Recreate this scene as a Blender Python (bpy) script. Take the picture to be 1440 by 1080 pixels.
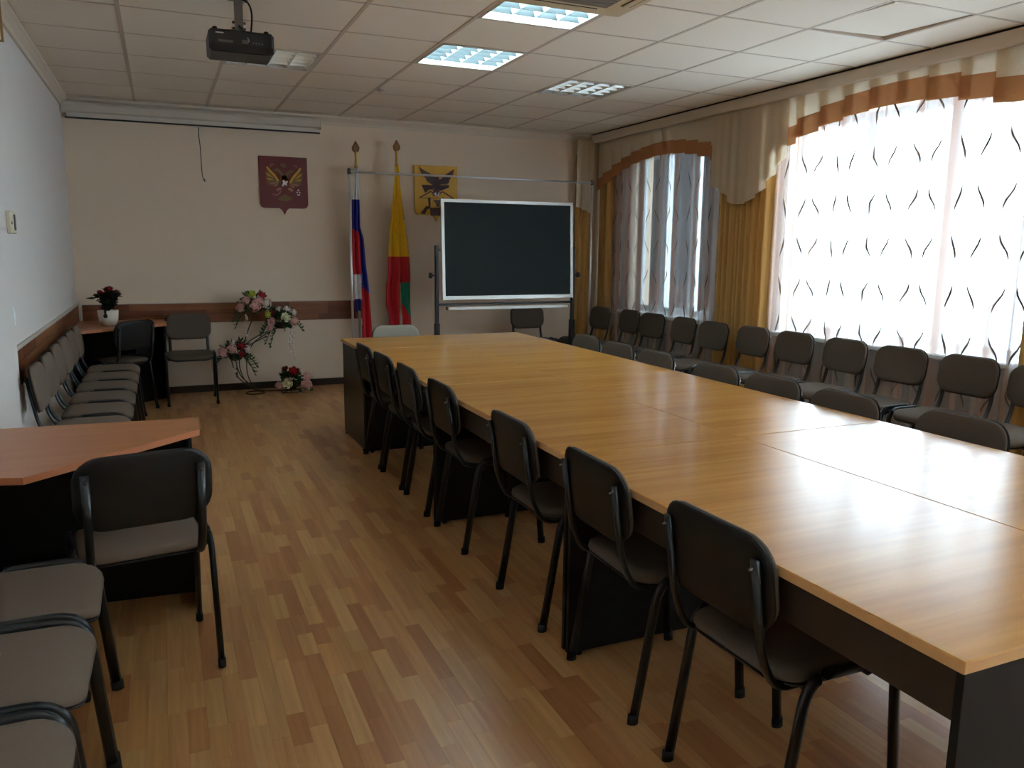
import bpy, math, random
from mathutils import Vector, Matrix
random.seed(7)
for o in list(bpy.data.objects): bpy.data.objects.remove(o, do_unlink=True)
S = bpy.context.scene
COL = S.collection
PI = math.pi

# ------------------------------------------------------------------ camera
CAMZ = 1.4625
yaw, pitch, roll = 0.4121, -0.1692, 0.0089
fw = Vector((math.sin(yaw)*math.cos(pitch), math.cos(yaw)*math.cos(pitch), math.sin(pitch)))
rt = Vector((math.cos(yaw), -math.sin(yaw), 0)); up = rt.cross(fw)
r2 = rt*math.cos(roll)+up*math.sin(roll); u2 = up*math.cos(roll)-rt*math.sin(roll)
cam = bpy.data.cameras.new('camera'); cam.lens = 1119.8/1440*36; cam.sensor_width = 36; cam.clip_end = 400; cam.clip_start = .02
co = bpy.data.objects.new('camera', cam); COL.objects.link(co)
M = Matrix((r2, u2, -fw)).transposed().to_4x4(); M.translation = (0, 0, CAMZ); co.matrix_world = M
S.camera = co
# ------------------------------------------------------------------ sky and exposure
W = bpy.data.worlds.new('overcast_sky'); S.world = W; W.use_nodes = True
bg = W.node_tree.nodes['Background']; bg.inputs[0].default_value = (.75, .89, 1, 1); bg.inputs[1].default_value = 4.2
S.view_settings.view_transform = 'Standard'; S.view_settings.look = 'None'; S.view_settings.gamma = 1
S.view_settings.use_curve_mapping = False; S.view_settings.exposure = 1.85
LAMP = 11.0

# ------------------------------------------------------------------ materials
MATS = {}
def nt(name):
    m = bpy.data.materials.new(name); m.use_nodes = True; MATS[name] = m
    return m, m.node_tree, m.node_tree.nodes['Principled BSDF']
def lin(c):
    return tuple((x/255/12.92 if x/255 <= .04045 else ((x/255+.055)/1.055)**2.4) for x in c)+(1,)
def plain(name, rgb, rough=.5, metal=0, noise=0, nscale=40, bump=0, bscale=300, spec=.5, coat=0):
    m, t, b = nt(name); c = lin(rgb)
    b.inputs['Base Color'].default_value = c; b.inputs['Roughness'].default_value = rough; b.inputs['Metallic'].default_value = metal
    b.inputs['Specular IOR Level'].default_value = spec; b.inputs['Coat Weight'].default_value = coat
    tc = t.nodes.new('ShaderNodeTexCoord')
    if noise:
        n = t.nodes.new('ShaderNodeTexNoise'); n.inputs['Scale'].default_value = nscale; n.inputs['Detail'].default_value = 4
        t.links.new(tc.outputs['Object'], n.inputs['Vector'])
        r = t.nodes.new('ShaderNodeMix'); r.data_type = 'RGBA'
        r.inputs[6].default_value = tuple(x*(1-noise) for x in c[:3])+(1,); r.inputs[7].default_value = tuple(min(1, x*(1+noise)) for x in c[:3])+(1,)
        t.links.new(n.outputs['Fac'], r.inputs[0]); t.links.new(r.outputs[2], b.inputs['Base Color'])
    if bump:
        n = t.nodes.new('ShaderNodeTexNoise'); n.inputs['Scale'].default_value = bscale; n.inputs['Detail'].default_value = 3
        t.links.new(tc.outputs['Object'], n.inputs['Vector'])
        k = t.nodes.new('ShaderNodeBump'); k.inputs['Strength'].default_value = bump; k.inputs['Distance'].default_value = .002
        t.links.new(n.outputs['Fac'], k.inputs['Height']); t.links.new(k.outputs['Normal'], b.inputs['Normal'])
    return m
def wood(name, c1, c2, rough=.3, axis=1, scale=1.0, attr=False, coat=0.0, stretch=22, contrast=.5, spec=.5, relief_=.03):
    """grain runs along axis; attr: a per-piece colour attribute 'tone' gives the base colour"""
    m, t, b = nt(name)
    tc = t.nodes.new('ShaderNodeTexCoord'); mp = t.nodes.new('ShaderNodeMapping')
    sc = [stretch*scale]*3; sc[axis] = 1.2*scale; mp.inputs['Scale'].default_value = sc
    t.links.new(tc.outputs['Object'], mp.inputs['Vector'])
    n = t.nodes.new('ShaderNodeTexNoise'); n.inputs['Scale'].default_value = 1.6; n.inputs['Detail'].default_value = 7; n.inputs['Distortion'].default_value = .6
    t.links.new(mp.outputs['Vector'], n.inputs['Vector'])
    cr = t.nodes.new('ShaderNodeValToRGB'); cr.color_ramp.elements[0].position = .5-contrast*.35; cr.color_ramp.elements[1].position = .5+contrast*.35
    cr.color_ramp.elements[0].color = lin(c1); cr.color_ramp.elements[1].color = lin(c2)
    t.links.new(n.outputs['Fac'], cr.inputs['Fac'])
    out = cr.outputs['Color']
    if attr:
        at = t.nodes.new('ShaderNodeAttribute'); at.attribute_name = 'tone'
        ad = t.nodes.new('ShaderNodeVectorMath'); ad.operation = 'MULTIPLY_ADD'; ad.inputs[1].default_value = (37, 53, 71)
        t.links.new(at.outputs['Vector'], ad.inputs[0]); t.links.new(tc.outputs['Object'], ad.inputs[2]); t.links.new(ad.outputs[0], mp.inputs['Vector'])
        mx = t.nodes.new('ShaderNodeMix'); mx.data_type = 'RGBA'; mx.blend_type = 'MULTIPLY'; mx.inputs[0].default_value = 1
        t.links.new(at.outputs['Color'], mx.inputs[6]); t.links.new(cr.outputs['Color'], mx.inputs[7]); out = mx.outputs[2]
    t.links.new(out, b.inputs['Base Color'])
    b.inputs['Roughness'].default_value = rough; b.inputs['Coat Weight'].default_value = coat; b.inputs['Coat Roughness'].default_value = .12
    b.inputs['Specular IOR Level'].default_value = spec
    k = t.nodes.new('ShaderNodeBump'); k.inputs['Strength'].default_value = relief_; k.inputs['Distance'].default_value = .0006
    t.links.new(n.outputs['Fac'], k.inputs['Height']); t.links.new(k.outputs['Normal'], b.inputs['Normal'])
    return m
def weave(name, rgb, rough=.9):
    m = plain(name, rgb, rough, noise=.22, nscale=420, bump=.5, bscale=520, spec=.2); return m
def emit(name, rgb, strength):
    m, t, b = nt(name); b.inputs['Base Color'].default_value = lin(rgb); b.inputs['Emission Color'].default_value = lin(rgb); b.inputs['Emission Strength'].default_value = strength
    return m
def cloth(name, rgb, transl=.4, transp=0.0, rough=.9, noise=.08, stripes=None):
    """diffuse + translucent cloth, partly see-through when transp > 0; stripes = (period, denser transp, stripe colour) across y"""
    m = bpy.data.materials.new(name); m.use_nodes = True; MATS[name] = m; t = m.node_tree; t.nodes.clear()
    out = t.nodes.new('ShaderNodeOutputMaterial'); d = t.nodes.new('ShaderNodeBsdfDiffuse'); tr = t.nodes.new('ShaderNodeBsdfTranslucent')
    mx = t.nodes.new('ShaderNodeMixShader'); mx.inputs[0].default_value = transl
    tc = t.nodes.new('ShaderNodeTexCoord'); n = t.nodes.new('ShaderNodeTexNoise'); n.inputs['Scale'].default_value = 90; t.links.new(tc.outputs['Object'], n.inputs['Vector'])
    c = lin(rgb); r = t.nodes.new('ShaderNodeMix'); r.data_type = 'RGBA'
    r.inputs[6].default_value = tuple(x*(1-noise) for x in c[:3])+(1,); r.inputs[7].default_value = tuple(min(1, x*(1+noise)) for x in c[:3])+(1,)
    t.links.new(n.outputs['Fac'], r.inputs[0]); colout = r.outputs[2]
    t.links.new(d.outputs[0], mx.inputs[1]); t.links.new(tr.outputs[0], mx.inputs[2])
    last = mx.outputs[0]
    if transp > 0:
        tp = t.nodes.new('ShaderNodeBsdfTransparent'); m2 = t.nodes.new('ShaderNodeMixShader'); m2.inputs[0].default_value = 1-transp
        if stripes:
            at = t.nodes.new('ShaderNodeAttribute'); at.attribute_name = 'weave'
            mr = t.nodes.new('ShaderNodeMapRange'); mr.inputs['To Min'].default_value = 1-transp; mr.inputs['To Max'].default_value = 1-stripes[0]
            t.links.new(at.outputs['Fac'], mr.inputs['Value']); t.links.new(mr.outputs[0], m2.inputs[0])
            sm = t.nodes.new('ShaderNodeMix'); sm.data_type = 'RGBA'; sm.inputs[7].default_value = lin(stripes[1])
            t.links.new(at.outputs['Fac'], sm.inputs[0]); t.links.new(colout, sm.inputs[6]); colout = sm.outputs[2]
        t.links.new(tp.outputs[0], m2.inputs[1]); t.links.new(last, m2.inputs[2]); last = m2.outputs[0]
    t.links.new(colout, d.inputs[0]); t.links.new(colout, tr.inputs[0])
    t.links.new(last, out.inputs[0]); return m

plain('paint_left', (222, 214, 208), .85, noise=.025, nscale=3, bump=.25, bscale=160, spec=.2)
plain('paint', (226, 204, 180), .85, noise=.025, nscale=3, bump=.25, bscale=160, spec=.2)
plain('tile', (232, 221, 204), .9, noise=.05, nscale=130, bump=.5, bscale=220, spec=.15)
plain('grid', (196, 180, 162), .6)
plain('slab', (70, 68, 66), .9)
plain('white_trim', (198, 188, 174), .5, noise=.03, nscale=8)
plain('cornice', (214, 198, 178), .6, noise=.03, nscale=8)
plain('pvc', (236, 238, 240), .3)
plain('black_tube', (20, 21, 23), .28, spec=.5)
plain('rubber', (14, 14, 14), .7)
plain('shell', (21, 19, 18), .45, spec=.35, noise=.15, nscale=300, bump=.25, bscale=380)
weave('fabric', (116, 101, 88))
weave('fabric_dark', (92, 80, 69))
weave('fabric_light', (150, 141, 126))
plain('black_lam', (23, 20, 18), .6, noise=.2, nscale=60, bump=.15, bscale=200, spec=.25)
plain('brown_lam', (46, 34, 27), .38, noise=.2, nscale=60)
wood('floor_wood', (222, 218, 214), (255, 255, 255), .32, 1, 1.0, attr=True, stretch=30, contrast=.7, spec=.45)
wood('rail_wood', (190, 190, 190), (255, 255, 255), .4, 1, 1.0, attr=True, stretch=30, contrast=.7, spec=.4)
wood('rail_wood_x', (190, 190, 190), (255, 255, 255), .4, 0, 1.0, attr=True, stretch=30, contrast=.7, spec=.4)
wood('table_wood', (180, 118, 52), (210, 150, 74), .22, 0, .6, stretch=30, contrast=.8, relief_=0, spec=.5)
plain('table_edge', (212, 160, 104), .35, noise=.1, nscale=30)
wood('desk_wood', (172, 106, 60), (190, 122, 74), .33, 0, .5, stretch=22, contrast=.8)
plain('desk_edge', (186, 112, 70), .4, noise=.1, nscale=30)
plain('chrome', (226, 226, 228), .32, metal=.75)
plain('steel', (120, 118, 114), .35, metal=1)
plain('aluminium', (196, 194, 188), .35, metal=.7)
plain('chalk_green', (14, 26, 24), .55, noise=.15, nscale=5, spec=.22)
plain('black_paint', (18, 18, 20), .4)
plain('ac_plastic', (206, 186, 150), .5)
plain('ac_grille', (128, 118, 106), .6)
plain('beige_plastic', (214, 204, 180), .5)
plain('brown_trim', (150, 120, 70), .5, noise=.1, nscale=30)
plain('screen_cloth', (206, 196, 184), .8)
plain('red_shield', (98, 12, 18), .35, noise=.1, nscale=20)
plain('gold', (196, 150, 58), .35, metal=.55, noise=.25, nscale=120)
plain('old_gold', (112, 88, 50), .45, metal=.4, noise=.3, nscale=120)
plain('silver', (214, 206, 206), .35, metal=.3)
plain('rose_gold', (170, 112, 96), .45, metal=.2)
plain('yellow_shield', (214, 158, 20), .45, noise=.06, nscale=20)
plain('maroon', (58, 16, 14), .5)
plain('flag_white', (226, 222, 220), .7); plain('flag_blue', (28, 40, 140), .6); plain('flag_red', (196, 26, 36), .6)
plain('flag_yellow', (236, 184, 14), .6); plain('flag_green', (12, 122, 92), .6)
plain('pole_wood', (196, 186, 170), .45); plain('finial', (104, 62, 24), .35, metal=.5)
plain('leaf', (44, 74, 34), .5, noise=.4, nscale=50); plain('leaf_dark', (26, 42, 22), .5, noise=.4, nscale=50)
plain('rose_red', (170, 22, 36), .6, noise=.2, nscale=60); plain('rose_pink', (226, 170, 164), .6, noise=.15, nscale=60)
plain('rose_wine', (104, 14, 28), .6, noise=.2, nscale=60); plain('rose_lime', (196, 204, 80), .6, noise=.15, nscale=60)
plain('rose_cream', (232, 226, 186), .6, noise=.1, nscale=60); plain('blossom', (232, 214, 204), .6, noise=.1, nscale=80)
plain('wire', (74, 60, 40), .4, metal=.5); plain('basket', (70, 50, 30), .7)
plain('pot', (232, 222, 206), .35); plain('tag_black', (18, 18, 18), .5); plain('soil', (50, 34, 24), .9)
plain('glass_car', (150, 160, 170), .2)
plain('outer_grey', (60, 60, 63), .9, noise=.1, nscale=2); plain('outer_brick', (96, 58, 36), .9, noise=.15, nscale=3)
plain('outer_glass', (50, 56, 64), .15); plain('snow', (226, 230, 236), .8, noise=.06, nscale=.6); plain('outer_dark', (46, 48, 48), .9)
plain('radiator', (206, 188, 168), .5); plain('dark_gap', (40, 34, 30), .9)
emit('tube_on', (215, 244, 255), LAMP); plain('tube_off', (226, 230, 228), .3)
plain('blade', (96, 104, 106), .5)
plain('reflector', (236, 238, 230), .3, metal=.25); plain('reflector_on', (226, 232, 232), .35, metal=.2)
cloth('drape', (208, 164, 100), .1)
cloth('valance_cream', (232, 214, 186), .32)
cloth('valance_amber', (194, 136, 92), .12)
cloth('sheer', (222, 220, 224), .26, .60, stripes=(.05, (198, 172, 160)))
cloth('embroidery', (112, 102, 90), .05)
m, t, b = nt('window_glass'); b.inputs['Transmission Weight'].default_value = 1; b.inputs['Roughness'].default_value = 0; b.inputs['IOR'].default_value = 1.0
b.inputs['Base Color'].default_value = (.94, .97, .98, 1); b.inputs['Specular IOR Level'].default_value = .5
# thin pane: mostly straight through with a weak mirror
t.nodes.clear(); o_ = t.nodes.new('ShaderNodeOutputMaterial'); tp = t.nodes.new('ShaderNodeBsdfTransparent'); gl = t.nodes.new('ShaderNodeBsdfGlossy'); gl.inputs['Roughness'].default_value = .02
mx = t.nodes.new('ShaderNodeMixShader'); mx.inputs[0].default_value = .06; tp.inputs[0].default_value = (.93, .97, .98, 1)
t.links.new(tp.outputs[0], mx.inputs[1]); t.links.new(gl.outputs[0], mx.inputs[2]); t.links.new(mx.outputs[0], o_.inputs[0])

# ------------------------------------------------------------------ mesh helpers
class MB:
    def __init__(s): s.v = []; s.f = []; s.m = []; s.sm = []
    def add(s, vs, fs, mi=0, smooth=False):
        k = len(s.v); s.v += [tuple(p) for p in vs]
        for f in fs: s.f.append([k+i for i in f]); s.m.append(mi); s.sm.append(smooth)
        return s
    def box(s, x0, x1, y0, y1, z0, z1, mi=0, bev=0.0):
        if x0 > x1: x0, x1 = x1, x0
        if y0 > y1: y0, y1 = y1, y0
        if z0 > z1: z0, z1 = z1, z0
        if bev <= 0:
            vs = [(x, y, z) for z in (z0, z1) for y in (y0, y1) for x in (x0, x1)]
            return s.add(vs, [(0, 2, 3, 1), (4, 5, 7, 6), (0, 1, 5, 4), (2, 6, 7, 3), (0, 4, 6, 2), (1, 3, 7, 5)], mi)
        b = min(bev, (x1-x0)*.49, (y1-y0)*.49, (z1-z0)*.49)
        loops = []
        for z, i in ((z0, b), (z0+b, 0), (z1-b, 0), (z1, b)):
            loops.append([(x0+i, y0+b+0*i, z), (x0+b, y0+i, z), (x1-b, y0+i, z), (x1-i, y0+b, z), (x1-i, y1-b, z), (x1-b, y1-i, z), (x0+b, y1-i, z), (x0+i, y1-b, z)])
        return s.loft(loops, mi, cap=True)
    def loft(s, loops, mi=0, cap=False, closed=True, smooth=False):
        n = len(loops[0]); vs = [p for l in loops for p in l]; fs = []
        for k in range(len(loops)-1):
            for i in range(n if closed else n-1):
                j = (i+1) % n
                fs.append((k*n+i, k*n+j, (k+1)*n+j, (k+1)*n+i))
        if cap:
            fs.append(tuple(reversed(range(n)))); fs.append(tuple(range((len(loops)-1)*n, len(loops)*n)))
        return s.add(vs, fs, mi, smooth)
    def tube(s, pts, r, n=8, mi=0, r2=None, flat=None):
        """swept tube; flat = a vector: the section's second radius r2 lies along it"""
        pts = [Vector(p) for p in pts]; loops = []
        ref = Vector((0, 0, 1))
        prev = None
        for i, p in enumerate(pts):
            d = (pts[min(i+1, len(pts)-1)]-pts[max(i-1, 0)])
            if d.length < 1e-9: d = Vector((0, 0, 1))
            d.normalize()
            if flat is not None: a = Vector(flat)
            elif prev is not None: a = prev
            else: a = ref if abs(d.dot(ref)) < .95 else Vector((1, 0, 0))
            a = a-d*a.dot(d)
            if a.length < 1e-6: a = Vector((1, 0, 0))-d*d.x
            a.normalize(); bb = d.cross(a); prev = a
            rr = r[i] if isinstance(r, (list, tuple)) else r
            ra = r2 if r2 is not None else rr
            loops.append([p+a*math.cos(q)*ra+bb*math.sin(q)*rr for q in [2*PI*k/n for k in range(n)]])
        return s.loft(loops, mi, cap=True, smooth=True)
    def lathe(s, prof, c=(0, 0, 0), n=16, mi=0, smooth=True):
        loops = [[(c[0]+r*math.cos(2*PI*k/n), c[1]+r*math.sin(2*PI*k/n), c[2]+z) for k in range(n)] for r, z in prof]
        return s.loft(loops, mi, cap=True, smooth=smooth)
    def prism(s, poly, f, d0, d1, mi=0):
        """poly in (a,b); f(a,b,d)->xyz; extruded d0..d1"""
        n = len(poly); A = [f(a, b, d0) for a, b in poly]; B = [f(a, b, d1) for a, b in poly]
        return s.add(A+B, [tuple(reversed(range(n))), tuple(range(n, 2*n))]+[(i, (i+1) % n, n+(i+1) % n, n+i) for i in range(n)], mi)
    def mesh(s, name, mats):
        me = bpy.data.meshes.new(name); me.from_pydata(s.v, [], s.f)
        if isinstance(mats, str): mats = [mats]
        for k in mats: me.materials.append(MATS[k])
        me.polygons.foreach_set('material_index', s.m); me.polygons.foreach_set('use_smooth', s.sm)
        me.update(); return me
    def obj(s, name, mats, parent=None): return link(name, s.mesh(name, mats), parent)
def link(name, data, parent=None):
    o = bpy.data.objects.new(name, data); COL.objects.link(o)
    if parent is not None: o.parent = parent
    return o
def empty(name, loc=(0, 0, 0), rz=0, label=None, cat=None, group=None, kind=None):
    o = bpy.data.objects.new(name, None); COL.objects.link(o); o.location = loc; o.rotation_euler = (0, 0, rz); o.empty_display_size = .1
    return tag(o, label, cat, group, kind)
def tag(o, label=None, cat=None, group=None, kind=None):
    if label: o['label'] = label
    if cat: o['category'] = cat
    if group: o['group'] = group
    if kind: o['kind'] = kind
    return o
def struct(o): o['kind'] = 'structure'; return o
def copy_tree(o, parent=None):
    c = o.copy(); COL.objects.link(c); c.parent = parent
    for ch in o.children: copy_tree(ch, c)
    return c
def smoothpath(pts, n=6):
    """Catmull-Rom through pts"""
    P = [Vector(p) for p in pts]; out = []
    for i in range(len(P)-1):
        a, b, c, d = P[max(i-1, 0)], P[i], P[i+1], P[min(i+2, len(P)-1)]
        for k in range(n):
            t = k/n
            out.append(.5*((2*b)+(c-a)*t+(2*a-5*b+4*c-d)*t*t+(3*b-a-3*c+d)*t**3))
    out.append(P[-1]); return out
def bendpath(pts, rad, n=5):
    """polyline with rounded corners"""
    P = [Vector(p) for p in pts]; out = [P[0]]
    for i in range(1, len(P)-1):
        a, b, c = P[i-1], P[i], P[i+1]
        d1 = (a-b).normalized(); d2 = (c-b).normalized(); r = min(rad, (a-b).length*.45, (c-b).length*.45)
        s, e = b+d1*r, b+d2*r
        for k in range(n+1):
            t = k/n; out.append(s*(1-t)**2+b*2*t*(1-t)+e*t*t)
    out.append(P[-1]); return out
def rrect(w, h, r, n=6):
    pts = []
    for cx, cy, a0 in ((w/2-r, h/2-r, 0), (-w/2+r, h/2-r, PI/2), (-w/2+r, -h/2+r, PI), (w/2-r, -h/2+r, 1.5*PI)):
        for k in range(n+1): a = a0+PI/2*k/n; pts.append((cx+r*math.cos(a), cy+r*math.sin(a)))
    return pts
def pad(mb, outline, front, back, f, mi=0):
    """domed cushion: outline in (a,b), f(a,b,n) places it"""
    rings_f = [(1, 0), (.985, .55), (.94, .82), (.8, .95), (.45, 1.0)]
    rings = [(s, -back*h) for s, h in reversed(rings_f)]+[(s, front*h) for s, h in rings_f[1:]]
    return mb.loft([[f(a*s, b*s, n) for a, b in outline] for s, n in rings], mi, cap=True, smooth=True)

# ================================================================== ROOM
XL, XR, YB, YN, ZC = -.75, 4.98, 8.52, -3.0, 2.771
YP = 4.84      # the left wall steps forward nearer than this
TX, TY, TS = -.1413, 4.5748, .63    # ceiling grid origin and pitch

# ---- floor: real strips of laminate, three to a board
floor = struct(MB().box(XL-.1, XR+.1, YN-.1, YB+.1, -.06, -.010).obj('floor', 'dark_gap'))
PAL = [(212, 157, 97), (208, 150, 91), (217, 166, 107), (201, 141, 87), (211, 155, 97), (195, 134, 82), (205, 146, 93), (215, 162, 104), (188, 126, 76), (211, 156, 99)]
def toned(mb_list, name, mats, parent):
    """mb_list: [(x0,x1,y0,y1,z0,z1,rgb)] pieces in one mesh with a per-piece tone attribute"""
    mb = MB(); tones = []
    for p in mb_list:
        k = len(mb.f); mb.box(*p[:6]); tones += [p[6]]*(len(mb.f)-k)
    me = mb.mesh(name, mats); at = me.attributes.new('tone', 'FLOAT_COLOR', 'FACE')
    at.data.foreach_set('color', [c for tn in tones for c in tn])
    return link(name, me, parent)
def tone():
    c = random.choice(PAL); k = random.uniform(.93, 1.06); return tuple(min(1, x*k) for x in lin(c)[:3])+(1,)
strips = []; SWD = .057; x = XL; ci = 0
while x < XR:
    y = YN-random.uniform(0, .4)
    while y < YB:
        L = random.choice((.17, .24, .3, .3, .36, .42))
        g = .0005 if ci % 3 == 0 else .0002
        strips.append((x+g, min(x+SWD-.0001, XR), max(y+.0002, YN), min(y+L-.0002, YB), -.010, random.uniform(-.00015, 0), tone())); y += L
    x += SWD; ci += 1
def screen_area(p):
    def pr(x, y):
        d = Vector((x, y, -CAMZ)); z = d.dot(fw)
        return None if z < .3 else (720+1119.8*d.dot(r2)/z, 540-1119.8*d.dot(u2)/z)
    q = [pr(p[0], p[2]), pr(p[1], p[2]), pr(p[1], p[3]), pr(p[0], p[3])]
    if any(k is None for k in q): return 0
    cx = sum(k[0] for k in q)/4; cy = sum(k[1] for k in q)/4
    if not (0 < cx < 1440 and 0 < cy < 1080) or p[0] > 1.25 or (p[0] < -.2): return 0
    return abs(sum(q[i][0]*q[(i+1) % 4][1]-q[(i+1) % 4][0]*q[i][1] for i in range(4)))/2
order = sorted(range(len(strips)), key=lambda i: -screen_area(strips[i]))
near = set(i for i in order[:300] if screen_area(strips[i]) > 0)
for i in near: toned([strips[i]], 'floor_plank', 'floor_wood', floor)
tag(toned([strips[i] for i in range(len(strips)) if i not in near], 'floor_planks', 'floor_wood', floor), kind='stuff')

# ---- walls
struct(MB().box(XL-.2, XR+.2, YB, YB+.2, -.06, 3.0).obj('wall_back', 'paint'))
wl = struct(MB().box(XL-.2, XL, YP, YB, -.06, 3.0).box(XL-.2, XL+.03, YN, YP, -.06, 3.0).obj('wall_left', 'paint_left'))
struct(MB().box(XL-.2, XR+.2, YN-.2, YN, -.06, 3.0).obj('wall_near', 'paint'))
WIN = [(6.5, 8.05), (3.3, 5.5), (.45, 2.65), (-2.4, -.2)]     # window openings along the right wall
SZ, HZ = .77, 2.52
mb = MB(); ys = [YN]+[v for w in sorted(WIN) for v in w]+[YB]
for i in range(0, len(ys), 2): mb.box(XR, XR+.3, ys[i], ys[i+1], -.06, 3.0)
for a, b_ in WIN: mb.box(XR, XR+.3, a, b_, -.06, SZ-.04); mb.box(XR, XR+.3, a, b_, HZ, 3.0)
struct(mb.obj('wall_right', 'paint'))
for n, (a, b_) in enumerate(WIN, 1):
    w = empty('window_%d' % n, (XR+.13, (a+b_)/2, SZ), kind='structure'); hw = (b_-a)/2; H = HZ-SZ
    fr = MB(); k = .055
    fr.box(0, .07, -hw, -hw+k, 0, H); fr.box(0, .07, hw-k, hw, 0, H); fr.box(0, .07, -hw+k, hw-k, 0, k); fr.box(0, .07, -hw+k, hw-k, H-k, H)
    for yy in (-hw/3, hw/3): fr.box(0, .07, yy-.045, yy+.045, k, H-k)
    fr.obj('window_frame', 'pvc', w)
    edges = [-hw+k, -hw/3-.045, -hw/3+.045, hw/3-.045, hw/3+.045, hw-k]
    for j in range(0, 6, 2): MB().box(.03, .04, edges[j], edges[j+1], k, H-k).obj('pane', 'window_glass', w)
    MB().box(-.27, .0, -hw+.0, hw-.0, -.04, 0, bev=.01).obj('window_sill', 'pvc', w)
bb = MB().box(XL, XR, YB-.016, YB, 0, .07, bev=.005); struct(bb.obj('baseboard_back', 'brown_lam'))
struct(MB().box(XL, XL+.015, YP, YB-.016, 0, .07, bev=.005).obj('baseboard_left', 'brown_lam'))

# ---- ceiling: slab, T-grid and tiles
ceil = struct(MB().box(XL-.2, XR+.2, YN-.2, YB+.2, 3.0, 3.1).obj('ceiling', 'slab'))
CX1 = 4.70
tile_cache = {}
LAMPS = {(1, -8): True, (3, -8): True, (3, -1): True, (3, 1): True, (1, 2): False, (5, 2): False}
ACR = (1.46, 2.41, 3.12, 4.07)
for c in range(-1, 8):
    for r in range(-13, 7):
        x0, x1 = max(TX+TS*c, XL), min(TX+TS*(c+1), CX1); y0, y1 = max(TY+TS*r, YN), min(TY+TS*(r+1), YB)
        if x1-x0 < .03 or y1-y0 < .03 or (c, r) in LAMPS: continue
        key = (round(x1-x0, 3), round(y1-y0, 3)); g = .009
        if key not in tile_cache:
            w_, d_ = key; tile_cache[key] = MB().box(-w_/2+g, w_/2-g, -d_/2+g, d_/2-g, 0, .014, bev=.004).mesh('ceiling_tile', 'tile')
        o = link('ceiling_tile', tile_cache[key], ceil); o.location = ((x0+x1)/2, (y0+y1)/2, ZC+.001)
        if (c, r) == (6, -2): o.rotation_euler = (math.radians(1.5), math.radians(-1.5), 0); o.location.z += .006
        elif random.random() < .2: o.rotation_euler = (math.radians(random.uniform(-.2, .2)), math.radians(random.uniform(-.2, .2)), 0)
gb = None
for c in range(0, 8):
    xx = TX+TS*c; MB().box(xx-.012, xx+.012, YN, YB, ZC-.001, ZC+.03).obj('grid_bar', 'grid', ceil)
for r in range(-12, 7):
    yy = TY+TS*r; MB().box(XL, CX1, yy-.007, yy+.007, ZC+.0002, ZC+.028).obj('grid_bar', 'grid', ceil)
# cornices
def cornice(name, f, a0, a1):
    prof = [(0, -.085), (.018, -.085), (.026, -.06), (.05, -.03), (.062, -.02), (.062, 0), (0, 0)]
    mb = MB(); mb.loft([[f(a, d, z) for d, z in prof] for a in (a0, a1)], cap=True); return struct(mb.obj(name, 'cornice'))
cornice('trim_1', lambda a, d, z: (a, YB-d, ZC+z-.0015), XL, 4.76)
cornice('trim_2', lambda a, d, z: (XL+d, a, ZC+z-.0015), YP, YB-.06)
pel = struct(MB().box(4.68, 4.735, YN, YB-.062, ZC-.10, ZC-.012, bev=.006).box(4.69, 4.72, YN, YB-.062, ZC-.012, ZC-.002, 1).obj('trim_3', ['cornice', 'dark_gap']))
struct(MB().box(4.735, XR, YN, YB, ZC-.02, ZC+.02).obj('trim_4', 'slab'))

# ---- wooden rail on back and left wall (laminate strips)
def rail(name, along, a0, a1, flip, z0, mat):
    base = struct(MB().box(*( (a0, a1, YB-.006, YB, z0, z0+.195) if along == 'x' else (XL, XL+.006, a0, a1, z0, z0+.195))).obj(name, 'brown_lam'))
    for k in range(3):
        a = a0; za = z0+k*.065+.0006; zb = z0+(k+1)*.065-.0006
        while a < a1-.01:
            L = min(random.choice((.3, .4, .5, .6)), a1-a); c = random.choice([(150, 92, 56), (132, 76, 46), (164, 106, 66), (120, 66, 40)]); tn = lin(c)
            d = random.uniform(.0115, .0125)
            if along == 'x': toned([(a+.0006, a+L-.0006, YB-d, YB-.006, za, zb, tn)], 'plank', mat, base)
            else: toned([(XL+.006, XL+d, a+.0006, a+L-.0006, za, zb, tn)], 'plank', mat, base)
            a += L
rail('trim_5', 'x', XL+.04, 2.04, 0, .70, 'rail_wood_x')
rail('trim_6', 'y', YP+.02, YB-.02, 0, .70, 'rail_wood')
struct(MB().box(XL, XL+.02, YP+.01, YB-.02, .896, .918, bev=.003).box(XL+.014, XL+.03, YB-.03, YB-.0125, .76, .93).box(XL, XL+.02, YP, YP+.02, .66, .918).obj('trim_7', 'white_trim'))
struct(MB().box(XL+.04, 2.04, YB-.015, YB, .896, .903).obj('trim_8', 'white_trim'))

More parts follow.
